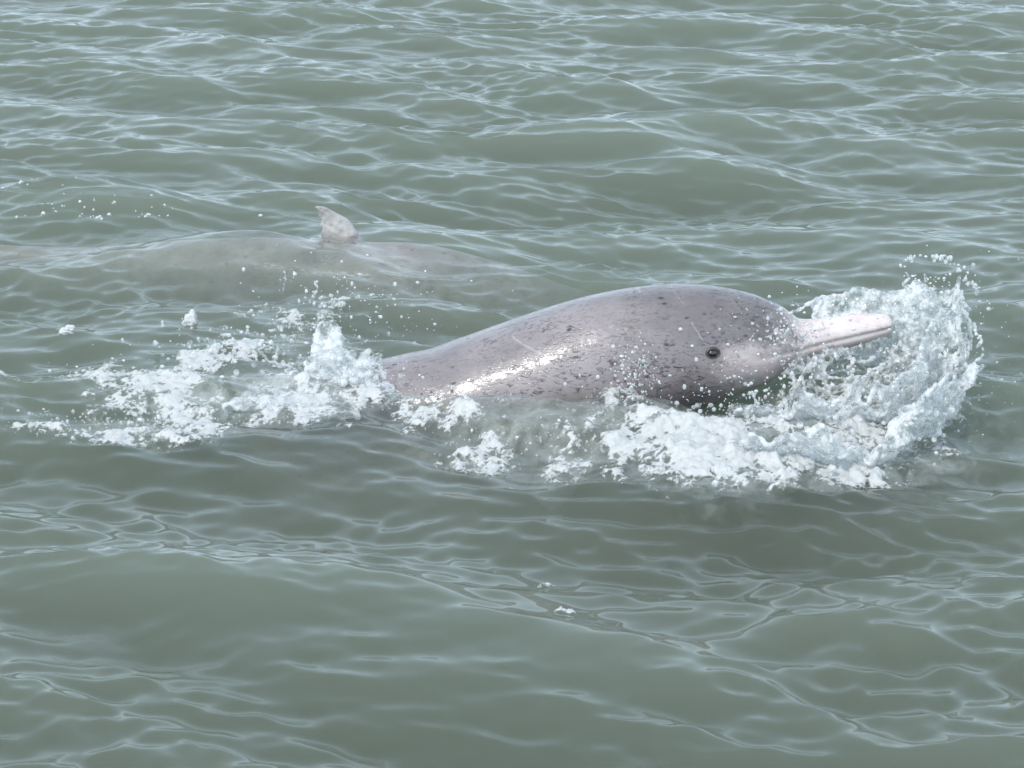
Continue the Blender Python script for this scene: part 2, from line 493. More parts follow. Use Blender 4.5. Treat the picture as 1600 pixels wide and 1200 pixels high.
def build_sea():
    ax = axis(-2.15, 2.15, 0.007, 900)
    ay = axis(-2.1, 1.5, 0.0068, 900)
    far_, st_, p_ = [], 0.0068, 1.5            # rows widen slowly over the part in view, then fast to the horizon
    while p_ < 900:
        st_ *= 1.0016 if p_ < 5.0 else 1.13
        p_ += st_; far_.append(p_)
    ay = np.concatenate([ay[ay <= 1.5001], far_])
    X, Y = np.meshgrid(ax, ay)
    SX, SY = np.meshgrid(np.gradient(ax), np.gradient(ay))
    S = np.maximum(SX, SY)
    nx, ny = len(ax), len(ay)
    x, y, z = sea(X.ravel(), Y.ravel(), S.ravel())
    V = np.stack([x, y, z], 1)
    idx = np.arange(nx * ny).reshape(ny, nx)
    q = np.stack([idx[:-1, :-1], idx[:-1, 1:], idx[1:, 1:], idx[1:, :-1]], -1).reshape(-1, 4)
    # skirt and floor close the body of water
    ring = np.concatenate([idx[0, :-1], idx[:-1, -1], idx[-1, :0:-1], idx[:0:-1, 0]])
    base = len(V)
    low = V[ring].copy(); low[:, 2] = -6.0
    V = np.concatenate([V, low, [[0, 0, -6.0]]])
    n = len(ring); j = np.arange(n); k = (j + 1) % n
    skirt = np.stack([ring[k], ring[j], base + j, base + k], 1)
    floor = np.stack([base + k, base + j, np.full(n, base + n), np.full(n, base + n)], 1)
    V = V.astype(np.float32)
    faces = np.concatenate([q, skirt])
    me = bpy.data.meshes.new('sea_water')
    tri = floor[:, :3]
    loops = np.concatenate([faces.ravel(), tri.ravel()]).astype(np.int32)
    starts = np.concatenate([np.arange(0, faces.size, 4), faces.size + np.arange(0, tri.size, 3)]).astype(np.int32)
    me.vertices.add(len(V)); me.vertices.foreach_set('co', V.ravel())
    me.loops.add(len(loops)); me.loops.foreach_set('vertex_index', loops)
    me.polygons.add(len(starts)); me.polygons.foreach_set('loop_start', starts)
    me.update(calc_edges=True)
    sm = np.ones(len(starts), bool); sm[len(q):] = False
    me.polygons.foreach_set('use_smooth', sm)
    me.materials.append(M_WATER)
    o = bpy.data.objects.new('sea_water', me)
    COL.objects.link(o)
    tag(o, 'murky grey-green sea water with small wind ripples', 'water', kind='structure')
    return o
build_sea()

# ------------------------------------------------------------------ dolphins
def loft_body(spine, Y, yaw_fn=None, nseg=72, nst=300):
    """spine: list of (x, z, r_vertical, r_lateral) from beak tip to tail; returns verts, quads, per-vertex station and angle"""
    sp_ = np.array(spine, float)
    d = np.concatenate([[0], np.cumsum(np.hypot(np.diff(sp_[:, 0]), np.diff(sp_[:, 1])))])
    s = d[-1] * (np.linspace(0, 1, nst) ** 1.25)
    x = pchip(d, sp_[:, 0], s); z = pchip(d, sp_[:, 1], s)
    rv = pchip(d, sp_[:, 2], s); rw = pchip(d, sp_[:, 3], s)
    ker = np.ones(7) / 7
    zz = np.convolve(np.pad(z, 3, 'edge'), ker, 'valid')
    tx, tz = np.gradient(x), np.gradient(zz)
    # keep the frame steady at the beak tip
    L = np.hypot(tx, tz); tx, tz = tx / L, tz / L
    nxv, nzv = tz, -tx                      # 'up' of each ring
    flip = np.where(nzv < 0, -1, 1); nxv, nzv = nxv * flip, nzv * flip
    a = np.linspace(0, 2 * np.pi, nseg, endpoint=False)
    ca, sa = np.cos(a), np.sin(a)
    P = np.zeros((nst, nseg, 3))
    yy = Y + (yaw_fn(x) if yaw_fn else 0 * x)
    up = rv[:, None] * ca[None]
    P[..., 0] = x[:, None] + nxv[:, None] * up
    P[..., 2] = z[:, None] + nzv[:, None] * up
    P[..., 1] = yy[:, None] - rw[:, None] * sa[None]      # a = 90 deg faces the camera side (-Y)
    return P, s, a, d

def close_loft(P):
    nst, nseg, _ = P.shape
    V = P.reshape(-1, 3)
    idx = np.arange(nst * nseg).reshape(nst, nseg)
    j = np.arange(nseg); k = (j + 1) % nseg
    q = np.stack([idx[:-1][:, j], idx[:-1][:, k], idx[1:][:, k], idx[1:][:, j]], -1).reshape(-1, 4)
    c0, c1 = len(V), len(V) + 1
    V = np.concatenate([V, [P[0].mean(0)], [P[-1].mean(0)]])
    t0 = np.stack([np.full(nseg, c0), idx[0][k], idx[0][j], idx[0][j]], 1)
    t1 = np.stack([np.full(nseg, c1), idx[-1][j], idx[-1][k], idx[-1][k]], 1)
    return V, q, np.concatenate([t0, t1])[:, :3]

def fin_blade(base_a, base_b, lead, trail, thick, normal, n=26, m=14):
    """blade between a leading and a trailing edge curve (lists of 3-D points root -> tip), rounded airfoil section"""
    lead, trail = np.array(lead, float), np.array(trail, float)
    t = np.linspace(0, 1, n)
    def rs(c):
        dd = np.concatenate([[0], np.cumsum(np.linalg.norm(np.diff(c, axis=0), axis=1))]); dd /= dd[-1]
        return np.stack([pchip(dd, c[:, i], t) for i in range(3)], 1)
    A, B = rs(lead), rs(trail)
    normal = np.array(normal, float)
    ang = np.linspace(0, 2 * np.pi, m * 2, endpoint=False)
    u = 0.5 - 0.5 * np.cos(ang)               # 0 at leading edge, 1 at trailing edge
    prof = np.sin(ang) * (1.25 - 0.75 * u)
    P = np.zeros((n, 2 * m, 3))
    for i in range(n):
        th = thick * (1 - t[i]) ** 0.7 + 0.0022
        P[i] = A[i] + (B[i] - A[i]) * u[:, None] + normal * (th * prof)[:, None]
    return P

def build_dolphin(name, spine, Y, label, fins, paint, yaw_fn=None, mouth=None, mat=None):
    P, s, a, d = loft_body(spine, Y, yaw_fn)
    nst, nseg, _ = P.shape
    if mouth is not None:                      # seam between the jaws
        s_end, depth, ang0, ang1 = mouth
        am = np.interp(s, [0, s_end], [ang0, ang1])
        f = (1 - sstep(s_end * 0.9, s_end, s)) * sstep(0.0, 0.01, s)
        C = P.mean(1, keepdims=True)
        A = np.where(a > np.pi, 2 * np.pi - a, a)
        rad = np.linalg.norm(P - C, axis=2)
        g = np.exp(-((A[None] - am[:, None]) * rad / 0.0045) ** 2) * f[:, None]
        P = P - (P - C) / np.maximum(rad, 1e-4)[..., None] * (g * depth)[..., None]
        seam = g
    else:
        seam = np.zeros((nst, nseg))
    V, q, t = close_loft(P)
    st = np.concatenate([np.repeat(s, nseg), [0, s[-1]]])
    an = np.concatenate([np.tile(a, nst), [0, 0]])
    seam = np.concatenate([seam.ravel(), [0, 0]])
    pale, dark, scar = paint(V, st, an, seam)
    faces4 = [q]; faces3 = [t]; Vs = [V]; off = len(V)
    for (Pf, pl) in fins:
        v, qq, tt = close_loft(Pf)
        Vs.append(v); faces4.append(qq + off); faces3.append(tt + off); off += len(v)
        pale = np.concatenate([pale, np.full(len(v), 0.0) + pl(v) if callable(pl) else np.full(len(v), pl)])
        dark = np.concatenate([dark, np.zeros(len(v))]); scar = np.concatenate([scar, np.zeros(len(v))])
    V = np.concatenate(Vs); Q = np.concatenate(faces4); T = np.concatenate(faces3)
    cx = V[:, 0].mean()
    root = empty(name, (cx, Y, float(V[:, 2].min())))
    loops = np.concatenate([Q.ravel(), T.ravel()]).astype(np.int32)
    starts = np.concatenate([np.arange(0, Q.size, 4), Q.size + np.arange(0, T.size, 3)]).astype(np.int32)
    me = bpy.data.meshes.new('body')
    me.vertices.add(len(V)); me.vertices.foreach_set('co', V.astype(np.float32).ravel())
    me.loops.add(len(loops)); me.loops.foreach_set('vertex_index', loops)
    me.polygons.add(len(starts)); me.polygons.foreach_set('loop_start', starts)
    me.update(calc_edges=True); me.validate()
    bm = bmesh.new(); bm.from_mesh(me); bmesh.ops.recalc_face_normals(bm, faces=bm.faces); bm.to_mesh(me); bm.free()
    me.polygons.foreach_set('use_smooth', np.ones(len(me.polygons), bool))
    for an_, av in (('pale', pale), ('dark', dark), ('scar', scar)):
        at_ = me.attributes.new(an_, 'FLOAT', 'POINT'); at_.data.foreach_set('value', av.astype(np.float32))
    me.materials.append(mat or M_SKIN)
    body = bpy.data.objects.new('body', me); COL.objects.link(body)
    body.parent = root; body.matrix_parent_inverse = Matrix.Translation(-root.location)
    tag(root, label, 'dolphin')
    return root, body, (V, Q, T)

# --- near dolphin: lunging to the right, head and back out of the water
YN = 0.06
near_px = [  # px along the picture, centre py, r_vertical, r_lateral
    (1395, 505, .008, .009), (1391, 506, .018, .020), (1378, 508, .025, .027), (1350, 513, .032, .032), (1300, 523, .038, .038),
    (1264, 530, .045, .045), (1248, 533, .052, .051), (1235, 533, .061, .059), (1222, 532, .073, .068), (1208, 532, .085, .077), (1192, 533, .096, .086), (1165, 533, .108, .097),
    (1120, 536, .127, .112), (1050, 547, .147, .132), (950, 573, .162, .150), (850, 611, .172, .162), (760, 645, .175, .166),
    (700, 664, .173, .165), (650, 672, .170, .162), (610, 680, .166, .157), (570, 702, .160, .150), (520, 742, .150, .140), (440, 805, .130, .115),
    (330, 868, .098, .080), (210, 905, .070, .050), (90, 915, .050, .030), (10, 905, .034, .018), (-30, 900, .014, .012)]
near_spine = [(lambda p: (p[0], p[2], rv, rw))(at_y(px, py, YN)) for (px, py, rv, rw) in near_px]
near_s = np.concatenate([[0], np.cumsum(np.hypot(np.diff([p[0] for p in near_spine]), np.diff([p[1] for p in near_spine])))])
def near_s_of(px):
    return float(np.interp(-px, [-p[0] for p in near_px], near_s))

S_CREASE, S_CORNER, S_EYE = near_s_of(1235), near_s_of(1158), near_s_of(1114)

def seg_dist(P2, a_, b_):
    a_, b_ = np.array(a_), np.array(b_)
    t = np.clip(((P2 - a_) @ (b_ - a_)) / ((b_ - a_) @ (b_ - a_)), 0, 1)
    return np.linalg.norm(P2 - (a_ + t[:, None] * (b_ - a_)), axis=1)

def near_paint(V, st, an, seam):
    A = np.where(an > np.pi, 2 * np.pi - an, an)
    n = (np.sin(V[:, 0] * 61 + 1.3) * np.sin(V[:, 2] * 83 + V[:, 1] * 40) + np.sin(V[:, 0] * 131 + V[:, 2] * 97)) * 0.25
    beak = 1 - sstep(S_CREASE - 0.05, S_CREASE + 0.06, st + 0.09 * n)
    # pale lips and lower jaw run back under the eye
    jaw = (1 - sstep(S_CORNER - 0.01, S_EYE + 0.06, st + 0.03 * n)) * sstep(R(70), R(86), A + 0.12 * n + 0.25 * sstep(S_CREASE, S_CREASE + .05, st) * 0)
    belly = sstep(R(125), R(150), A + 0.1 * n) * 0.75
    pale = np.clip(np.maximum(np.maximum(beak, 0.92 * jaw), belly), 0, 1)
    # grey saddle on top of the beak base
    headgrey = 0.30 * sstep(S_CREASE - .01, S_CREASE + .04, st) * (1 - sstep(S_EYE + .02, S_EYE + .2, st + .05 * n)) * (1 - sstep(R(70), R(95), A))
    pale *= 1 - 0.35 * sstep(R(60), R(25), A) * sstep(S_CREASE - 0.08, S_CREASE, st)
    dark = np.clip(np.maximum(seam * 0.5, headgrey), 0, 1)
    ey = at_y(1114, 552, YN - 0.11)
    de = np.hypot((V[:, 0] - ey[0]) / 1.25, V[:, 2] - ey[2])
    dark = np.maximum(dark, 0.62 * np.exp(-(de / 0.020) ** 2) * (V[:, 1] < YN))
    scar = np.zeros(len(V))
    return pale, dark, scar

def near_fins():
    f = []
    def P3(px, py, dy=0.0):
        return at_y(px, py, YN + dy)
    # dorsal fin low on the submerged back
    f.append((fin_blade(0, 0, [P3(520, 650), P3(470, 640), P3(420, 640), P3(390, 650)], [P3(400, 730), P3(395, 700), P3(385, 670), P3(384, 652)], 0.016, (0, 1, 0)), 0.4))
    # flippers
    for sgn in (-1, 1):
        r0 = P3(985, 640, sgn * 0.11); r1 = P3(880, 690, sgn * 0.12)
        out = np.array([-0.16, sgn * 0.17, -0.17])
        f.append((fin_blade(0, 0, [r0, r0 + out * 0.5 + [0.02, 0, 0], r0 + out * 0.95], [r1, r1 + out * 0.45, r0 + out * 0.98 - [0.015, 0, 0.01]], 0.018, (0.5, 0.2 * sgn, 0.8)), 0.0))
    # flukes
    t0 = P3(30, 905)
    for sgn in (-1, 1):
        L = [t0 + [0.03, 0, 0], t0 + [-0.03, sgn * 0.12, 0.01], t0 + [-0.12, sgn * 0.26, 0.0]]
        T_ = [t0 + [-0.09, 0, 0], t0 + [-0.10, sgn * 0.12, 0.0], t0 + [-0.135, sgn * 0.262, 0.0]]
        f.append((fin_blade(0, 0, L, T_, 0.014, (0, 0, 1)), 0.0))
    return f

nd_root, nd_body, nd_geo = build_dolphin(
    'dolphin', near_spine, YN, 'speckled pinkish-grey dolphin lunging right with pale pink beak raised out of the water',
    near_fins(), near_paint, mouth=(S_CORNER, 0.0035, R(98), R(92)))

def surf_hit(body, x, z, y0=-1.0):
    me = body.data
    bvh = BVHTree.FromPolygons([v.co for v in me.vertices], [p.vertices for p in me.polygons])
    return bvh.ray_cast(Vector((x, y0, z)), Vector((0, 1, 0)))[:2]

def add_eye(root, body, px, py, Yg):
    p = at_y(px, py, Yg)
    loc, nor = surf_hit(body, p[0], p[2])
    p = at_y(px, py, loc.y); loc, nor = surf_hit(body, p[0], p[2])
    q = nor.to_track_quat('Z', 'Y')
    up = Vector((0, 0, 1)); up = (up - nor * up.dot(nor)).normalized(); rt = up.cross(nor)
    fr = Matrix((rt, up, nor)).transposed()
    # eyeball
    bm = bmesh.new(); bmesh.ops.create_uvsphere(bm, u_segments=24, v_segments=16, radius=0.0108)
    for v in bm.verts:
        v.co = loc + fr @ Vector((v.co.x * 1.1, v.co.y * 0.85, v.co.z * 0.8)) - nor * 0.003
    me = bpy.data.meshes.new('eye'); bm.to_mesh(me); bm.free()
    me.polygons.foreach_set('use_smooth', np.ones(len(me.polygons), bool)); me.materials.append(M_EYE)
    e = bpy.data.objects.new('eye', me); COL.objects.link(e); e.parent = root
    e.matrix_parent_inverse = Matrix.Translation(-root.location)
    # lids: a raised, uneven dark almond ring
    n, m = 40, 10
    P = np.zeros((n, m, 3))
    for i in range(n):
        a_ = 2 * math.pi * i / n
        ex, ey = 0.0128 * math.cos(a_), 0.0104 * math.sin(a_)
        ex *= 1.0 + 0.1 * abs(math.cos(a_)) ** 4
        rr = 0.0026 + 0.0020 * max(0, math.sin(a_))
        for j in range(m):
            b_ = 2 * math.pi * j / m
            er = 1 + rr * math.cos(b_) / 0.013
            w = loc + fr @ Vector((ex * er, ey * er, rr * math.sin(b_) * 0.75 - 0.0005))
            P[i, j] = w
    idx = np.arange(n * m).reshape(n, m)
    i2 = (np.arange(n) + 1) % n; j2 = (np.arange(m) + 1) % m
    Q = np.stack([idx, idx[i2], idx[i2][:, j2], idx[:, j2]], -1).reshape(-1, 4)
    lid = mesh_obj('eyelid', P.reshape(-1, 3), Q, M_LID, parent=e)
    lid.matrix_parent_inverse = Matrix.Identity(4)
    return e

add_eye(nd_root, nd_body, 1114, 552, YN - 0.11)

# --- far dolphin: just under the surface, only the fin breaks it
YF = 1.07
far_px = [
    (1300, 632, .008, .008), (1275, 624, .026, .028), (1195, 597, .034, .036), (1170, 590, .06, .06), (1130, 577, .10, .09), (1070, 560, .128, .112),
    (980, 538, .150, .136), (860, 516, .166, .155), (740, 490, .172, .163), (630, 483, .172, .163), (520, 483, .166, .155), (400, 475, .150, .135),
    (280, 461, .122, .105), (150, 446, .092, .075), (20, 434, .064, .048), (-90, 426, .044, .030), (-150, 424, .032, .018), (-180, 424, .013, .01)]
def far_z(px, rv):
    x = at_y(px, 400, YF)[0]
    xs = np.linspace(x - 0.12, x + 0.12, 25); X2, Y2 = np.meshgrid(xs, np.linspace(YF - 0.10, YF + 0.10, 17))
    zs = sea(X2.ravel(), Y2.ravel())[2].mean()
    dep = np.interp(px, [-200, 0, 250, 360, 600, 700, 800, 950, 1300], [.05, .044, .038, .022, .022, .045, .085, .16, .30])
    return x, zs - dep - rv
far_spine = [far_z(px, rv) + (rv, rw * 0.8) for (px, py, rv, rw) in far_px]
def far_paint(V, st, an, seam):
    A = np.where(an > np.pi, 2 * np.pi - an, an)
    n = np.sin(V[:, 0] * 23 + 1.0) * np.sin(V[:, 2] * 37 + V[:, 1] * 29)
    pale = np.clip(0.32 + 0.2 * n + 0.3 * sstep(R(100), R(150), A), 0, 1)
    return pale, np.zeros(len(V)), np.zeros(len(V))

def far_fins():
    f = []
    def P3(px, py, dy=0.0):
        return at_y(px, py, YF + dy)
    lead = [P3(620, 412), P3(575, 384), P3(556, 360), P3(546, 345), P3(522, 331), P3(506, 323), P3(497, 322)]
    trail = [P3(480, 412), P3(499, 382), P3(503, 362), P3(502, 348), P3(499, 336), P3(495, 328), P3(494, 323)]
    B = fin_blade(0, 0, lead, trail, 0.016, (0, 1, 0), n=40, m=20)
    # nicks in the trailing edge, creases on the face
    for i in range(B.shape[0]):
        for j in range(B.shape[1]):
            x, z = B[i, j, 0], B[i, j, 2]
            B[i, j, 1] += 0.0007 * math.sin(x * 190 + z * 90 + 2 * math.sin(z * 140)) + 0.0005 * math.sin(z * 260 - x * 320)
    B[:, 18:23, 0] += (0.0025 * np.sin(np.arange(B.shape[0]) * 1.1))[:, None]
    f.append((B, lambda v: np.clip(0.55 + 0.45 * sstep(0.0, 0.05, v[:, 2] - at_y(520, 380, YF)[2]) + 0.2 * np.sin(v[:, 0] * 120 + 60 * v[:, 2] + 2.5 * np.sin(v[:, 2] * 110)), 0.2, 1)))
    for sgn in (-1, 1):
        r0 = P3(930, 520, sgn * 0.12); r1 = P3(830, 540, sgn * 0.13)
        out = np.array([-0.15, sgn * 0.18, -0.12])
        f.append((fin_blade(0, 0, [r0, r0 + out * 0.5 + [0.02, 0, 0], r0 + out * 0.95], [r1, r1 + out * 0.45, r0 + out * 0.98 - [0.015, 0, 0.01]], 0.018, (0.5, 0.2 * sgn, 0.8)), 0.1))
    t0 = P3(-140, 445)
    for sgn in (-1, 1):
        L = [t0 + [0.03, 0, 0], t0 + [-0.03, sgn * 0.12, 0.01], t0 + [-0.12, sgn * 0.26, 0.0]]
        T_ = [t0 + [-0.09, 0, 0], t0 + [-0.10, sgn * 0.12, 0.0], t0 + [-0.135, sgn * 0.262, 0.0]]
        f.append((fin_blade(0, 0, L, T_, 0.014, (0, 0, 1)), 0.3))
    return f

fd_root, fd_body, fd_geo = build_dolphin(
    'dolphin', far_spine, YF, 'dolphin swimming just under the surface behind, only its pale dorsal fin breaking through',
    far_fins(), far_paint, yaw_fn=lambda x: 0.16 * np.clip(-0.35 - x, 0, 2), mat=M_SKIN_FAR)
add_eye(fd_root, fd_body, 1065, 575, YF - 0.11)

# ------------------------------------------------------------------ foam on the sea
FX0, FX1, FY0, FY1, FS = -1.35, 1.2, -1.25, 0.75, 0.0046
fx = np.arange(FX0, FX1, FS); fy = np.arange(FY0, FY1, FS)
FXX, FYY = np.meshgrid(fx, fy)
SX_, SY_, SZ_ = sea(FXX.ravel(), FYY.ravel())
SX_, SY_, SZ_ = SX_.reshape(FXX.shape), SY_.reshape(FXX.shape), SZ_.reshape(FXX.shape)
nz_a = fft_noise(FXX.shape, 45, 11, 2.0, (1.35, 0.75))
nz_b = fft_noise(FXX.shape, 10, 12, 3.0)
nz_c = fft_noise(FXX.shape, 12, 13, 3.2)
nz_d = fft_noise(FXX.shape, 7, 14, 2.6)
nz_e = fft_noise(FXX.shape, 4, 15, 2.6)

def stroke_field(strokes):
    D = np.zeros_like(FXX)
    for (px, py, rx, ry, dn) in strokes:
        p = at_z(px, py, 0.02); q = at_z(px + rx, py, 0.02); r_ = at_z(px, py + ry, 0.02)
        ax, ay = abs(q[0] - p[0]), abs(r_[1] - p[1])
        e = ((FXX - p[0]) / ax) ** 2 + ((FYY - p[1]) / ay) ** 2
        D = np.maximum(D, dn * np.exp(-e * e * 0.7))
    return D

def foam_patch(name, strokes, label, thick=0.02, seed=0, lace=0.55, thr=0.42, mat=None):
    D = stroke_field(strokes)
    n = 0.55 * nz_a + 0.30 * nz_b
    web = 0.45 - 0.62 * np.abs(nz_d)
    S = D + lace * (0.80 * n + 0.75 * web) - thr - 0.05
    S = np.where(D < 0.03, -1, S)
    dens = np.clip(S * 1.15 + 0.10, 0, 0.86)
    lump = 1 + 0.35 * nz_b + 0.28 * nz_c + 0.28 * nz_e
    H = np.clip(S, 0, 1.1) ** 0.9 * thick * np.clip(lump, 0.2, 2.0)
    Z = SZ_ + 0.001 + H - 0.006 * (1 - sstep(-0.12, 0.05, S))
    keep = S > -0.10
    kq = keep[:-1, :-1] | keep[1:, :-1] | keep[:-1, 1:] | keep[1:, 1:]
    idx = np.arange(FXX.size).reshape(FXX.shape)
    q = np.stack([idx[:-1, :-1], idx[:-1, 1:], idx[1:, 1:], idx[1:, :-1]], -1)[kq]
    u, inv_ = np.unique(q, return_inverse=True)
    V = np.stack([SX_.ravel()[u], SY_.ravel()[u], Z.ravel()[u]], 1)
    o = mesh_obj(name, V, inv_.reshape(-1, 4), mat or M_FOAM, attrs={'dens': np.clip(dens, 0, 1).ravel()[u]})
    tag(o, label, 'foam', kind='stuff')
    return o

foam_patch('sea_foam', [
    (170, 582, 80, 20, .85), (120, 600, 50, 14, .5), (15, 578, 45, 11, .8), (280, 590, 60, 26, .8), (330, 560, 60, 24, .9), (390, 545, 55, 24, .8),
    (330, 612, 190, 30, .62), (470, 605, 130, 32, .74), (480, 575, 70, 30, .95), (545, 568, 58, 30, 1.25), (560, 610, 55, 28, .95), (600, 630, 50, 20, .7),
    (60, 664, 110, 8, .76), (200, 672, 90, 12, .74), (280, 668, 80, 16, .66), (360, 650, 80, 14, .6), (460, 640, 80, 12, .65), (545, 645, 25, 16, .8),
    (515, 465, 36, 22, .62), (440, 490, 70, 30, .42), (500, 520, 40, 30, .6), (330, 520, 50, 24, .5), (45, 640, 50, 12, .5)],
    'white foam streaks trailing behind the near dolphin on the left', 0.008)
foam_patch('sea_foam', [
    (762, 700, 58, 22, .85), (850, 722, 45, 26, .62), (905, 690, 60, 40, .44), (975, 712, 45, 34, .85), (1060, 672, 75, 34, 1.0), (1120, 715, 90, 48, 1.35),
    (1060, 742, 60, 24, .8), (1200, 735, 80, 36, 1.2), (1290, 705, 90, 42, 1.15), (1370, 668, 90, 42, 1.0), (1445, 625, 62, 40, .95), (1330, 630, 110, 50, .7),
    (1240, 660, 70, 40, .65), (1490, 590, 30, 30, .65), (860, 640, 120, 24, .42), (690, 650, 80, 14, .55), (985, 625, 50, 26, .75), (885, 945, 16, 5, .62), (860, 877, 14, 3, .5)],
    'thick white foam heaped under the near dolphin\'s throat and beak', 0.010)
foam_patch('milky_water', [
    (400, 615, 230, 34, .8), (250, 660, 150, 20, .55), (545, 600, 90, 40, .8), (190, 600, 90, 22, .5), (480, 540, 60, 40, .4)],
    'milky aerated water under the wake foam on the left', 0.001, lace=0.12, thr=0.1, mat=M_MILK)
foam_patch('milky_water', [
    (860, 690, 170, 52, .6), (1120, 700, 150, 70, .9), (1320, 665, 190, 72, .9), (1240, 745, 110, 26, .6), (760, 700, 75, 28, .6), (1000, 640, 90, 40, .6)],
    'milky aerated water around the foam below the near dolphin', 0.001, lace=0.12, thr=0.1, mat=M_MILK)
# loose clumps that float free of the wake
def foam_clump(px, py, w, h, label, seed):
    r = np.random.default_rng(seed)
    p = at_z(px, py, 0.0)
    iy = int((p[1] - FY0) / FS); ix = int((p[0] - FX0) / FS)
    z0 = float(SZ_[iy, ix])
    bm = bmesh.new(); bmesh.ops.create_icosphere(bm, subdivisions=4, radius=1.0)
    ph = r.uniform(0, 6, 9)
    for v in bm.verts:
        c = v.co.copy()
        d = 1 + 0.22 * math.sin(3.1 * c.x + ph[0]) * math.sin(2.7 * c.y + ph[1]) + 0.12 * math.sin(7 * c.x + ph[2] + 5 * c.z) + 0.08 * math.sin(11 * c.y + 9 * c.z + ph[3])
        if c.z < 0: c.z *= 0.3
        v.co = Vector((p[0] + c.x * w * d + 0.35 * c.z * w, p[1] + c.y * w * 0.8 * d, z0 + c.z * h * d))
    me = bpy.data.meshes.new('foam_clump'); bm.to_mesh(me); bm.free()
    me.polygons.foreach_set('use_smooth', np.ones(len(me.polygons), bool))
    a_ = me.attributes.new('dens', 'FLOAT', 'POINT'); a_.data.foreach_set('value', np.ones(len(me.vertices), np.float32))
    me.materials.append(M_FOAM)
    o = bpy.data.objects.new('foam_clump', me); COL.objects.link(o)
    tag(o, label, 'foam', 'loose clumps of foam beside the wake')
    return o
foam_clump(104, 528, 0.019, 0.014, 'small white foam clump floating alone at far left of the wake', 3)
foam_clump(297, 515, 0.020, 0.024, 'larger white foam clump at the upper edge of the wake foam', 5)

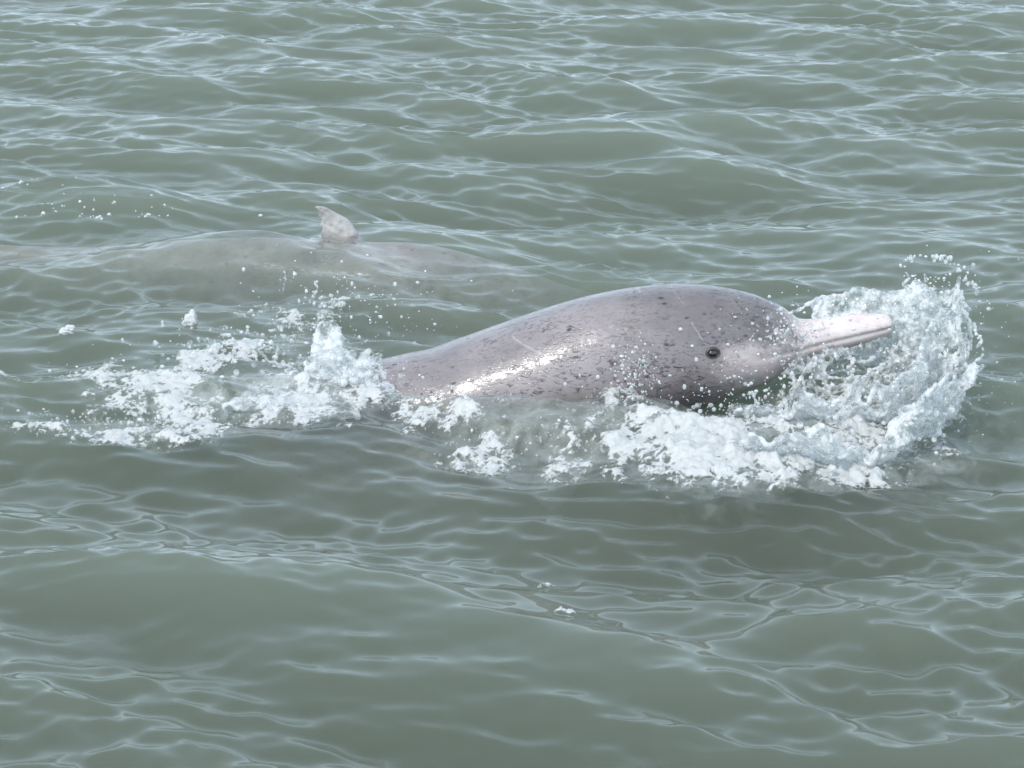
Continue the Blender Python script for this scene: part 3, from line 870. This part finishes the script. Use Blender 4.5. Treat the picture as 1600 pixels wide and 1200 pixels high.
# ------------------------------------------------------------------ thrown water
class Fluid:
    """metaball field on a voxel grid -> one liquid surface"""
    def __init__(self, lo, hi, h):
        self.lo = np.array(lo, float); self.h = h
        self.n = np.ceil((np.array(hi) - self.lo) / h).astype(int) + 1
        self.F = np.zeros(self.n, np.float32)
    def stamp(self, p, r):
        h = self.h; R2 = 2.0 * r
        i0 = np.maximum(np.floor((p - R2 - self.lo) / h).astype(int), 0)
        i1 = np.minimum(np.ceil((p + R2 - self.lo) / h).astype(int) + 1, self.n)
        if np.any(i1 <= i0): return
        g = [((np.arange(i0[k], i1[k]) * h + self.lo[k] - p[k]) / R2) ** 2 for k in range(3)]
        d2 = g[0][:, None, None] + g[1][None, :, None] + g[2][None, None, :]
        w = np.clip(1 - d2, 0, 1) ** 3
        sub = self.F[i0[0]:i1[0], i0[1]:i1[1], i0[2]:i1[2]]
        np.maximum(sub, w.astype(np.float32), out=sub)
    def strand(self, pts, r0, r1, beads=0.35, seed=0, step=0.7):
        r = np.random.default_rng(seed)
        pts = np.array(pts, float)
        d = np.concatenate([[0], np.cumsum(np.linalg.norm(np.diff(pts, axis=0), axis=1))])
        L = d[-1]; s_ = 0.0; ph = r.uniform(0, 6)
        while s_ < L:
            t = s_ / L
            p = np.array([np.interp(s_, d, pts[:, k]) for k in range(3)]) + r.normal(0, 0.0012, 3)
            rad = (r0 + (r1 - r0) * t) * (1 + beads * math.sin(s_ * 260 + ph) + r.normal(0, 0.12))
            rad = max(rad, 0.0016)
            self.stamp(p, rad); s_ += rad * step
    def sheet(self, fn, nu, nv, thick, cell, hole0, hole1, seed, wob=0.006, stretch=1.0):
        """fn(u,v)->xyz; web of ligaments whose holes widen from hole0 (v=0) to hole1 (v=1); cell in metres"""
        r = np.random.default_rng(seed)
        U, Vv = np.meshgrid(np.linspace(0, 1, nu), np.linspace(0, 1, nv), indexing='ij')
        P = fn(U, Vv)
        n1 = fft_noise((nu, nv), nu / 5, seed + 1, 2.0); n2 = fft_noise((nu, nv), nu / 5, seed + 2, 2.0); n3 = fft_noise((nu, nv), nu / 8, seed + 3, 2.2)
        P = P + wob * np.stack([n1, n2, 0.5 * n3], -1)
        flat = P.reshape(-1, 3)
        area = np.ptp(flat, axis=0)
        nc = max(12, int(2.2 * (area[0] * max(area[2], area[1])) / cell ** 2))
        C = flat[r.integers(0, len(flat), nc)]
        met = np.array([1, 1, stretch])
        d2 = np.stack([(((flat - c) * met) ** 2).sum(1) for c in C], 1)
        d2.partition(1, axis=1)
        f1, f2 = np.sqrt(d2[:, 0]), np.sqrt(d2[:, 1])
        edge = (f2 - f1) / cell
        vv = Vv.ravel(); hol = hole0 + (hole1 - hole0) * vv
        # solid when close to a cell edge, or where noise keeps the film whole
        lim = 1.15 - hol + 0.35 * n3.ravel()
        keep = edge < np.clip(lim, 0.10, 3)
        jit = r.normal(1, 0.15, len(flat))
        for p, e, j, k in zip(flat, edge, jit, keep):
            if k: self.stamp(p, thick * j * (1.25 if e < 0.15 else 0.9))
    def mesh(self, iso=0.30, noise=0.06, seed=1):
        F = self.F - iso
        F += np.where(self.F > 0.02, noise * fft_noise(tuple(self.n), 6, seed, 2.0), 0)
        for ax in range(3):                      # keep it closed
            sl = [slice(None)] * 3; sl[ax] = 0; F[tuple(sl)] = -1; sl[ax] = -1; F[tuple(sl)] = -1
        B = F > 0
        nx, ny, nz = [k - 1 for k in F.shape]
        cnt = np.zeros((nx, ny, nz), np.int8)
        offs = [(i, j, k) for i in (0, 1) for j in (0, 1) for k in (0, 1)]
        for (i, j, k) in offs: cnt += B[i:nx + i, j:ny + j, k:nz + k]
        act = (cnt > 0) & (cnt < 8)
        I = np.argwhere(act)
        vals = np.stack([F[I[:, 0] + i, I[:, 1] + j, I[:, 2] + k] for (i, j, k) in offs], 1)
        acc = np.zeros((len(I), 3)); num = np.zeros(len(I))
        O = np.array(offs, float)
        for p in range(8):
            for q in range(p + 1, 8):
                if abs(O[p] - O[q]).sum() != 1: continue
                a_, b_ = vals[:, p], vals[:, q]
                m = (a_ > 0) != (b_ > 0)
                t = np.where(m, a_ / np.where(m, a_ - b_, 1), 0)
                acc += np.where(m[:, None], O[p] + t[:, None] * (O[q] - O[p]), 0); num += m
        V = self.lo + (I + acc / num[:, None]) * self.h
        ids = np.full(act.shape, -1, np.int32); ids[act] = np.arange(len(I))
        Q = []
        for ax in range(3):
            s0 = [slice(1, -1)] * 3; s0[ax] = slice(0, -1)
            s1 = [slice(1, -1)] * 3; s1[ax] = slice(1, None)
            a_, b_ = B[tuple(s0)], B[tuple(s1)]
            E = np.argwhere(a_ != b_); sg = a_[a_ != b_]
            base = E.copy(); o = [k for k in range(3) if k != ax]
            base[:, o] += 1
            def cell(du, dv):
                c = base.copy(); c[:, o[0]] -= du; c[:, o[1]] -= dv
                return ids[c[:, 0], c[:, 1], c[:, 2]]
            qd = np.stack([cell(0, 0), cell(1, 0), cell(1, 1), cell(0, 1)], 1)
            fl = sg if ax != 1 else ~sg
            qd[~fl] = qd[~fl][:, ::-1]
            Q.append(qd)
        Q = np.concatenate(Q); Q = Q[(Q >= 0).all(1)]
        return V, Q

ico = {}
for lv in (1, 2):
    bm = bmesh.new(); bmesh.ops.create_icosphere(bm, subdivisions=lv, radius=1.0)
    ico[lv] = (np.array([v.co[:] for v in bm.verts]), np.array([[v.index for v in f.verts] for f in bm.faces]))
    bm.free()

def drops_mesh(items):
    Vs, Fs, off = [], [], 0
    r = np.random.default_rng(3)
    for (p, rad) in items:
        v, f = ico[2 if rad > 0.0024 else 1]
        sc = np.array([1, 1, 1]) * rad * r.uniform(0.75, 1.3, 3)
        v = v * sc * (1 + 0.15 * np.sin(v[:, [1]] * 3 + r.uniform(0, 6)))
        Vs.append(v + p); Fs.append(f + off); off += len(v)
    return np.concatenate(Vs), np.concatenate(Fs)

def cluster(n, px, py, sx, sy, Y, sY, r0, r1, seed, zmin=-0.02):
    r = np.random.default_rng(seed)
    out = []
    for _ in range(n):
        p = at_y(px + r.normal(0, sx), py + r.normal(0, sy), 1.25 * Y + r.normal(0, sY))
        if p[2] < zmin: p[2] = zmin + abs(r.normal(0, 0.02))
        out.append((p, 1.2 * r0 * (r1 / r0) ** (r.random() ** 2.0)))
    return out

def arc_drops(pts, n, jit, Y, sY, r0, r1, seed):
    r = np.random.default_rng(seed); pts = np.array(pts, float)
    d = np.concatenate([[0], np.cumsum(np.linalg.norm(np.diff(pts, axis=0), axis=1))])
    out = []
    for _ in range(n):
        s_ = r.uniform(0, d[-1])
        p = at_y(np.interp(s_, d, pts[:, 0]) + r.normal(0, jit), np.interp(s_, d, pts[:, 1]) + r.normal(0, jit), Y + r.normal(0, sY))
        out.append((p, 1.3 * r0 * (r1 / r0) ** (r.random() ** 1.6)))
    return out

# --- crown of water thrown up round the beak
fl = Fluid((0.20, -0.70, -0.05), (1.09, 0.34, 0.36), 0.0032)
cxy = np.array([0.60, -0.13])
def crown(th0, th1, Rx, Ry, flare, hfun, cx=cxy):
    def fn(u, v):
        th = th0 + (th1 - th0) * u
        h = hfun(th)
        fl_ = flare * v ** 1.4
        return np.stack([cx[0] + (Rx + fl_) * np.cos(th), cx[1] + (Ry + fl_) * np.sin(th), -0.01 + h * v + 0 * th], -1)
    return fn
def hmain(th):
    d = np.degrees(th)
    return np.interp(d, [-130, -95, -60, -30, 0, 30, 60, 90], [0.05, 0.085, 0.10, 0.14, 0.18, 0.14, 0.05, 0.02]) * (1 + 0.30 * np.sin(th * 7 + 1) + 0.25 * np.sin(th * 17 + 1) * np.sin(th * 29))
fl.sheet(crown(R(-135), R(85), 0.285, 0.37, 0.07, hmain), 420, 90, 0.0028, 0.040, 0.95, 1.36, 21, 0.014, 0.5)
def hin(th):
    d = np.degrees(th)
    return np.interp(d, [-150, -100, -50, 0, 50], [0.03, 0.09, 0.13, 0.15, 0.08]) * (1 + 0.2 * np.sin(th * 13))
fl.sheet(crown(R(-150), R(40), 0.19, 0.22, 0.05, hin, np.array([0.66, -0.08])), 260, 70, 0.0028, 0.045, 0.98, 1.28, 31, 0.010, 0.6)
# film hanging above and around the beak
def film(top, bot, Yt, Yb):
    top, bot = np.array(top, float), np.array(bot, float)
    def fn(u, v):
        T_ = np.stack([np.interp(u, np.linspace(0, 1, len(top)), top[:, k]) for k in (0, 1)], -1)
        B_ = np.stack([np.interp(u, np.linspace(0, 1, len(bot)), bot[:, k]) for k in (0, 1)], -1)
        pp = B_ + (T_ - B_) * v[..., None]
        Yv = Yb + (Yt - Yb) * v
        out = np.zeros(u.shape + (3,))
        for i in np.ndindex(u.shape):
            out[i] = at_y(pp[i][0], pp[i][1], 1.25 * Yv[i] if Yv[i] < 0 else Yv[i])
        return out
    return fn
fl.sheet(film([(1272, 470), (1310, 462), (1345, 452), (1400, 458), (1445, 450)], [(1272, 500), (1310, 505), (1350, 500), (1385, 500), (1445, 500)], 0.10, 0.07), 150, 26, 0.0034, 0.030, 0.55, 0.05, 41, 0.003)
fl.sheet(film([(1418, 452), (1440, 446), (1475, 462)], [(1425, 640), (1442, 650), (1462, 645)], 0.04, -0.02), 50, 110, 0.0046, 0.030, 0.25, 0.2, 51, 0.006)
fl.sheet(film([(1240, 560), (1300, 552), (1400, 535)], [(1230, 690), (1300, 700), (1420, 660)], -0.01, -0.12), 120, 90, 0.0024, 0.05, 0.85, 1.15, 71, 0.008)
def S3(pts, Y0, Y1=None):
    Y1 = Y0 if Y1 is None else Y1
    n = len(pts)
    ys = [Y0 + (Y1 - Y0) * i / max(1, n - 1) for i in range(n)]
    return [at_y(px, py, y * 1.25 if y < 0 else y) for (px, py), y in zip(pts, ys)]
strands = [
    ([(1228, 492), (1250, 484), (1268, 472), (1282, 466)], .05, .09, .0022, .0040), ([(1284, 466), (1276, 485), (1276, 505)], .09, .06, .0030, .0024),
    ([(1310, 464), (1312, 485), (1308, 506)], .09, .06, .0030, .0022), ([(1366, 456), (1372, 480), (1366, 500)], .09, .06, .0024, .0020),
    ([(1440, 450), (1446, 436), (1444, 428)], .04, .04, .0036, .0024), ([(1475, 462), (1500, 478), (1514, 500), (1518, 530), (1510, 560), (1500, 585), (1510, 604)], .03, .00, .0040, .0026),
    ([(1470, 470), (1492, 466), (1506, 474), (1518, 484)], .03, .01, .0034, .0024), ([(1488, 532), (1490, 550), (1480, 570), (1466, 576)], .02, .01, .0034, .0024),
    ([(1500, 582), (1520, 574), (1536, 572)], .0, .0, .0030, .0022), ([(1500, 600), (1516, 600), (1534, 604)], .0, -.02, .0024, .0018),
    ([(1188, 690), (1180, 660), (1184, 635), (1176, 612)], -.16, -.12, .0060, .0028), ([(1228, 700), (1222, 670), (1230, 640), (1226, 622)], -.18, -.14, .0062, .0028),
    ([(1455, 640), (1450, 600), (1446, 560)], -.02, .0, .0064, .0044), ([(1432, 560), (1438, 520), (1442, 480)], .02, .04, .0060, .0060),
    ([(1398, 620), (1390, 590), (1400, 566), (1388, 548)], -.04, .0, .0050, .0024), ([(1360, 640), (1350, 610), (1358, 585)], -.08, -.05, .0050, .0024),
    ([(1240, 540), (1262, 520), (1290, 512)], -.03, -.01, .0030, .0020), ([(1300, 548), (1302, 560), (1300, 575)], .02, .02, .0026, .0018), ([(1345, 536), (1347, 552)], .03, .03, .0024, .0016),
    ([(1275, 555), (1255, 585), (1240, 610), (1215, 640)], .0, -.12, .0034, .0050), ([(1410, 445), (1420, 435), (1417, 426)], .05, .05, .0028, .0020), ([(1490, 600), (1470, 622), (1440, 640)], -.01, -.04, .0050, .0060)]
for i, (pts, y0, y1, r0, r1) in enumerate(strands):
    fl.strand(S3(pts, y0, y1), r0, r1, 0.3, 100 + i)
# churned lumps along the rim at the front
rl = np.random.default_rng(9)
for (px, py, n, sx, sy, z, rr) in [(1120, 690, 40, 50, 26, .025, .006), (1090, 655, 30, 30, 14, .025, .006), (1240, 715, 40, 50, 16, .025, .006), (1350, 675, 50, 55, 18, .04, .006),
                                   (1440, 630, 40, 30, 22, .05, .006)]:
    for _ in range(n):
        p = at_z(px + rl.normal(0, sx), py + rl.normal(0, sy), z * rl.uniform(0.2, 1.3))
        fl.stamp(p, rr * rl.uniform(0.4, 1.2))
V, Q = fl.mesh(0.30, 0.03, 5)
sp_root = empty('water_splash', (0.62, -0.08, 0.0))
tag(sp_root, 'crown of white water thrown up around the near dolphin\'s beak', 'splash')
o = mesh_obj('water_sheet', V, Q, M_SPLASH, parent=sp_root)
items = []
items += arc_drops([(1415, 404), (1440, 402), (1470, 400), (1490, 412), (1506, 432), (1526, 450), (1540, 470), (1550, 490)], 55, 4, .02, .02, .0016, .0052, 1)
items += arc_drops([(1418, 430), (1440, 436), (1470, 440)], 25, 6, .04, .02, .0014, .0034, 2)
items += cluster(60, 1480, 480, 32, 34, .02, .05, .0012, .0036, 3)
items += cluster(120, 1450, 560, 50, 55, 0, .06, .0012, .0040, 4)
items += cluster(260, 1350, 630, 80, 45, -.10, .08, .0012, .0046, 5)
items += cluster(240, 1210, 640, 55, 45, -.15, .06, .0012, .0042, 6)
items += cluster(220, 1180, 715, 110, 30, -.28, .08, .0012, .0042, 7)
items += cluster(130, 1010, 640, 60, 40, -.16, .05, .0012, .0036, 8)
items += cluster(160, 990, 585, 16, 28, -.10, .012, .0012, .0034, 9)
items += cluster(140, 1220, 530, 45, 22, -.03, .02, .0010, .0030, 10)
items += cluster(50, 1330, 500, 60, 20, .02, .03, .0010, .0028, 11)
items += cluster(150, 1236, 522, 26, 20, -.035, .012, .0010, .0032, 16)
items += cluster(300, 1330, 650, 110, 50, -.14, .10, .0009, .0026, 17)
items += cluster(160, 1470, 540, 45, 70, 0, .07, .0009, .0026, 18)
items += cluster(160, 1120, 690, 90, 40, -.22, .06, .0009, .0026, 19)
items += cluster(70, 880, 700, 60, 26, -.26, .05, .0012, .0034, 12)
items += cluster(18, 1260, 470, 40, 12, .1, .05, .0012, .0026, 13)
items += cluster(40, 1500, 600, 40, 40, -.03, .06, .0012, .0036, 14)
items += cluster(25, 1450, 690, 40, 30, -.2, .05, .0010, .0024, 15)
big = sorted(items, key=lambda t: -t[1])[:40]
bigset = set(id(t) for t in big)
rest = [t for t in items if id(t) not in bigset]
V, Q = drops_mesh(rest)
dr = mesh_obj('spray', V, Q, M_DROP, parent=sp_root); dr['kind'] = 'stuff'
for t in big:
    V, Q = drops_mesh([t]); mesh_obj('droplet', V, Q, M_DROP, parent=sp_root)

# --- water breaking over the near dolphin's back at the left
fl2 = Fluid((-0.80, -0.40, -0.05), (-0.14, 0.60, 0.20), 0.0036)
fl2.sheet(film([(490, 560), (530, 545), (575, 556), (600, 574)], [(470, 612), (520, 620), (570, 618), (625, 622)], 0.06, -0.08), 90, 60, 0.0036, 0.05, 0.35, 0.3, 81, 0.005)
fl2.sheet(film([(494, 512), (512, 504), (524, 508)], [(490, 572), (515, 572), (535, 566)], 0.14, 0.08), 40, 50, 0.0040, 0.03, 0.15, 0.75, 91, 0.004)
fl2.sheet(film([(420, 590), (500, 588), (560, 596)], [(360, 640), (470, 642), (560, 650)], -0.02, -0.16), 130, 50, 0.0050, 0.05, 0.1, 0.4, 95, 0.006)
for i, (pts, y0, y1, r0, r1) in enumerate([
    ([(440, 460), (446, 438), (444, 420)], .30, .30, .0024, .0016), ([(486, 470), (496, 450), (490, 432)], .30, .30, .0030, .0018), ([(525, 560), (530, 536), (520, 516)], .12, .12, .0040, .0020),
    ([(515, 640), (526, 650), (540, 658)], -.1, -.14, .0044, .0030), ([(430, 560), (436, 540), (444, 528)], .2, .2, .0044, .0026)]):
    fl2.strand(S3(pts, y0, y1), r0, r1, 0.3, 300 + i)
for (px, py, n, sx, sy, z, rr) in [(545, 575, 30, 30, 14, .045, .008), (480, 580, 25, 40, 14, .03, .007), (350, 548, 50, 46, 18, .03, .006), (400, 525, 16, 30, 12, .03, .005), (510, 470, 22, 16, 18, .03, .005),
                                   (250, 672, 40, 55, 10, .015, .004), (320, 590, 25, 40, 14, .02, .005)]:
    for _ in range(n):
        p = at_z(px + rl.normal(0, sx), py + rl.normal(0, sy), z * rl.uniform(0.2, 1.3))
        fl2.stamp(p, rr * rl.uniform(0.4, 1.2))
V, Q = fl2.mesh(0.30, 0.03, 6)
wk_root = empty('water_splash', (-0.45, 0.05, 0.0))
tag(wk_root, 'low white splash breaking over the near dolphin\'s back where it sinks at left', 'splash')
bw = mesh_obj('broken_water', V, Q, M_SPLASH, parent=wk_root); bw['kind'] = 'stuff'
items = cluster(120, 360, 540, 60, 25, .20, .08, .0014, .0046, 31) + cluster(130, 500, 490, 60, 45, .30, .06, .0012, .0040, 32) \
    + cluster(60, 620, 500, 60, 45, .30, .06, .0010, .0032, 33) + cluster(120, 250, 668, 90, 12, -.18, .03, .0014, .0042, 34) \
    + cluster(70, 480, 625, 80, 20, -.1, .04, .0012, .0036, 35) + cluster(40, 80, 662, 60, 7, -.16, .02, .0014, .0040, 36) + cluster(50, 180, 590, 60, 20, .05, .04, .0012, .0034, 37) \
    + cluster(60, 600, 610, 40, 22, -.08, .02, .0012, .0032, 38) + cluster(60, 760, 705, 40, 14, -.30, .03, .0012, .0032, 39)
big = sorted(items, key=lambda t: -t[1])[:30]
bigset = set(id(t) for t in big)
V, Q = drops_mesh([t for t in items if id(t) not in bigset])
dr = mesh_obj('spray', V, Q, M_DROP, parent=wk_root); dr['kind'] = 'stuff'
for t in big:
    V, Q = drops_mesh([t]); mesh_obj('droplet', V, Q, M_DROP, parent=wk_root)

# --- white drops standing in for sparkle on the wavelet behind the far dolphin
items = []
rb = np.random.default_rng(77)
for (px, py, n, sx, sy) in [(150, 345, 34, 70, 7), (30, 318, 12, 25, 4), (235, 350, 10, 20, 3), (160, 318, 4, 30, 8), (400, 452, 0, 1, 1)]:
    for _ in range(n):
        p = at_z(px + rb.normal(0, sx), py + rb.normal(0, sy), 0.0)
        X1, Y1, Z1 = sea(np.array([p[0]]), np.array([p[1]]))
        items.append((np.array([X1[0], Y1[0], Z1[0] + 0.001]), 0.0022 * (2.2 ** (rb.random() ** 2))))
V, Q = drops_mesh(items)
o = mesh_obj('bubbles', V, Q, M_DROP)
tag(o, 'scattered small glints of light modelled as white drops on the wavelet behind the far dolphin', 'bubbles', kind='stuff')
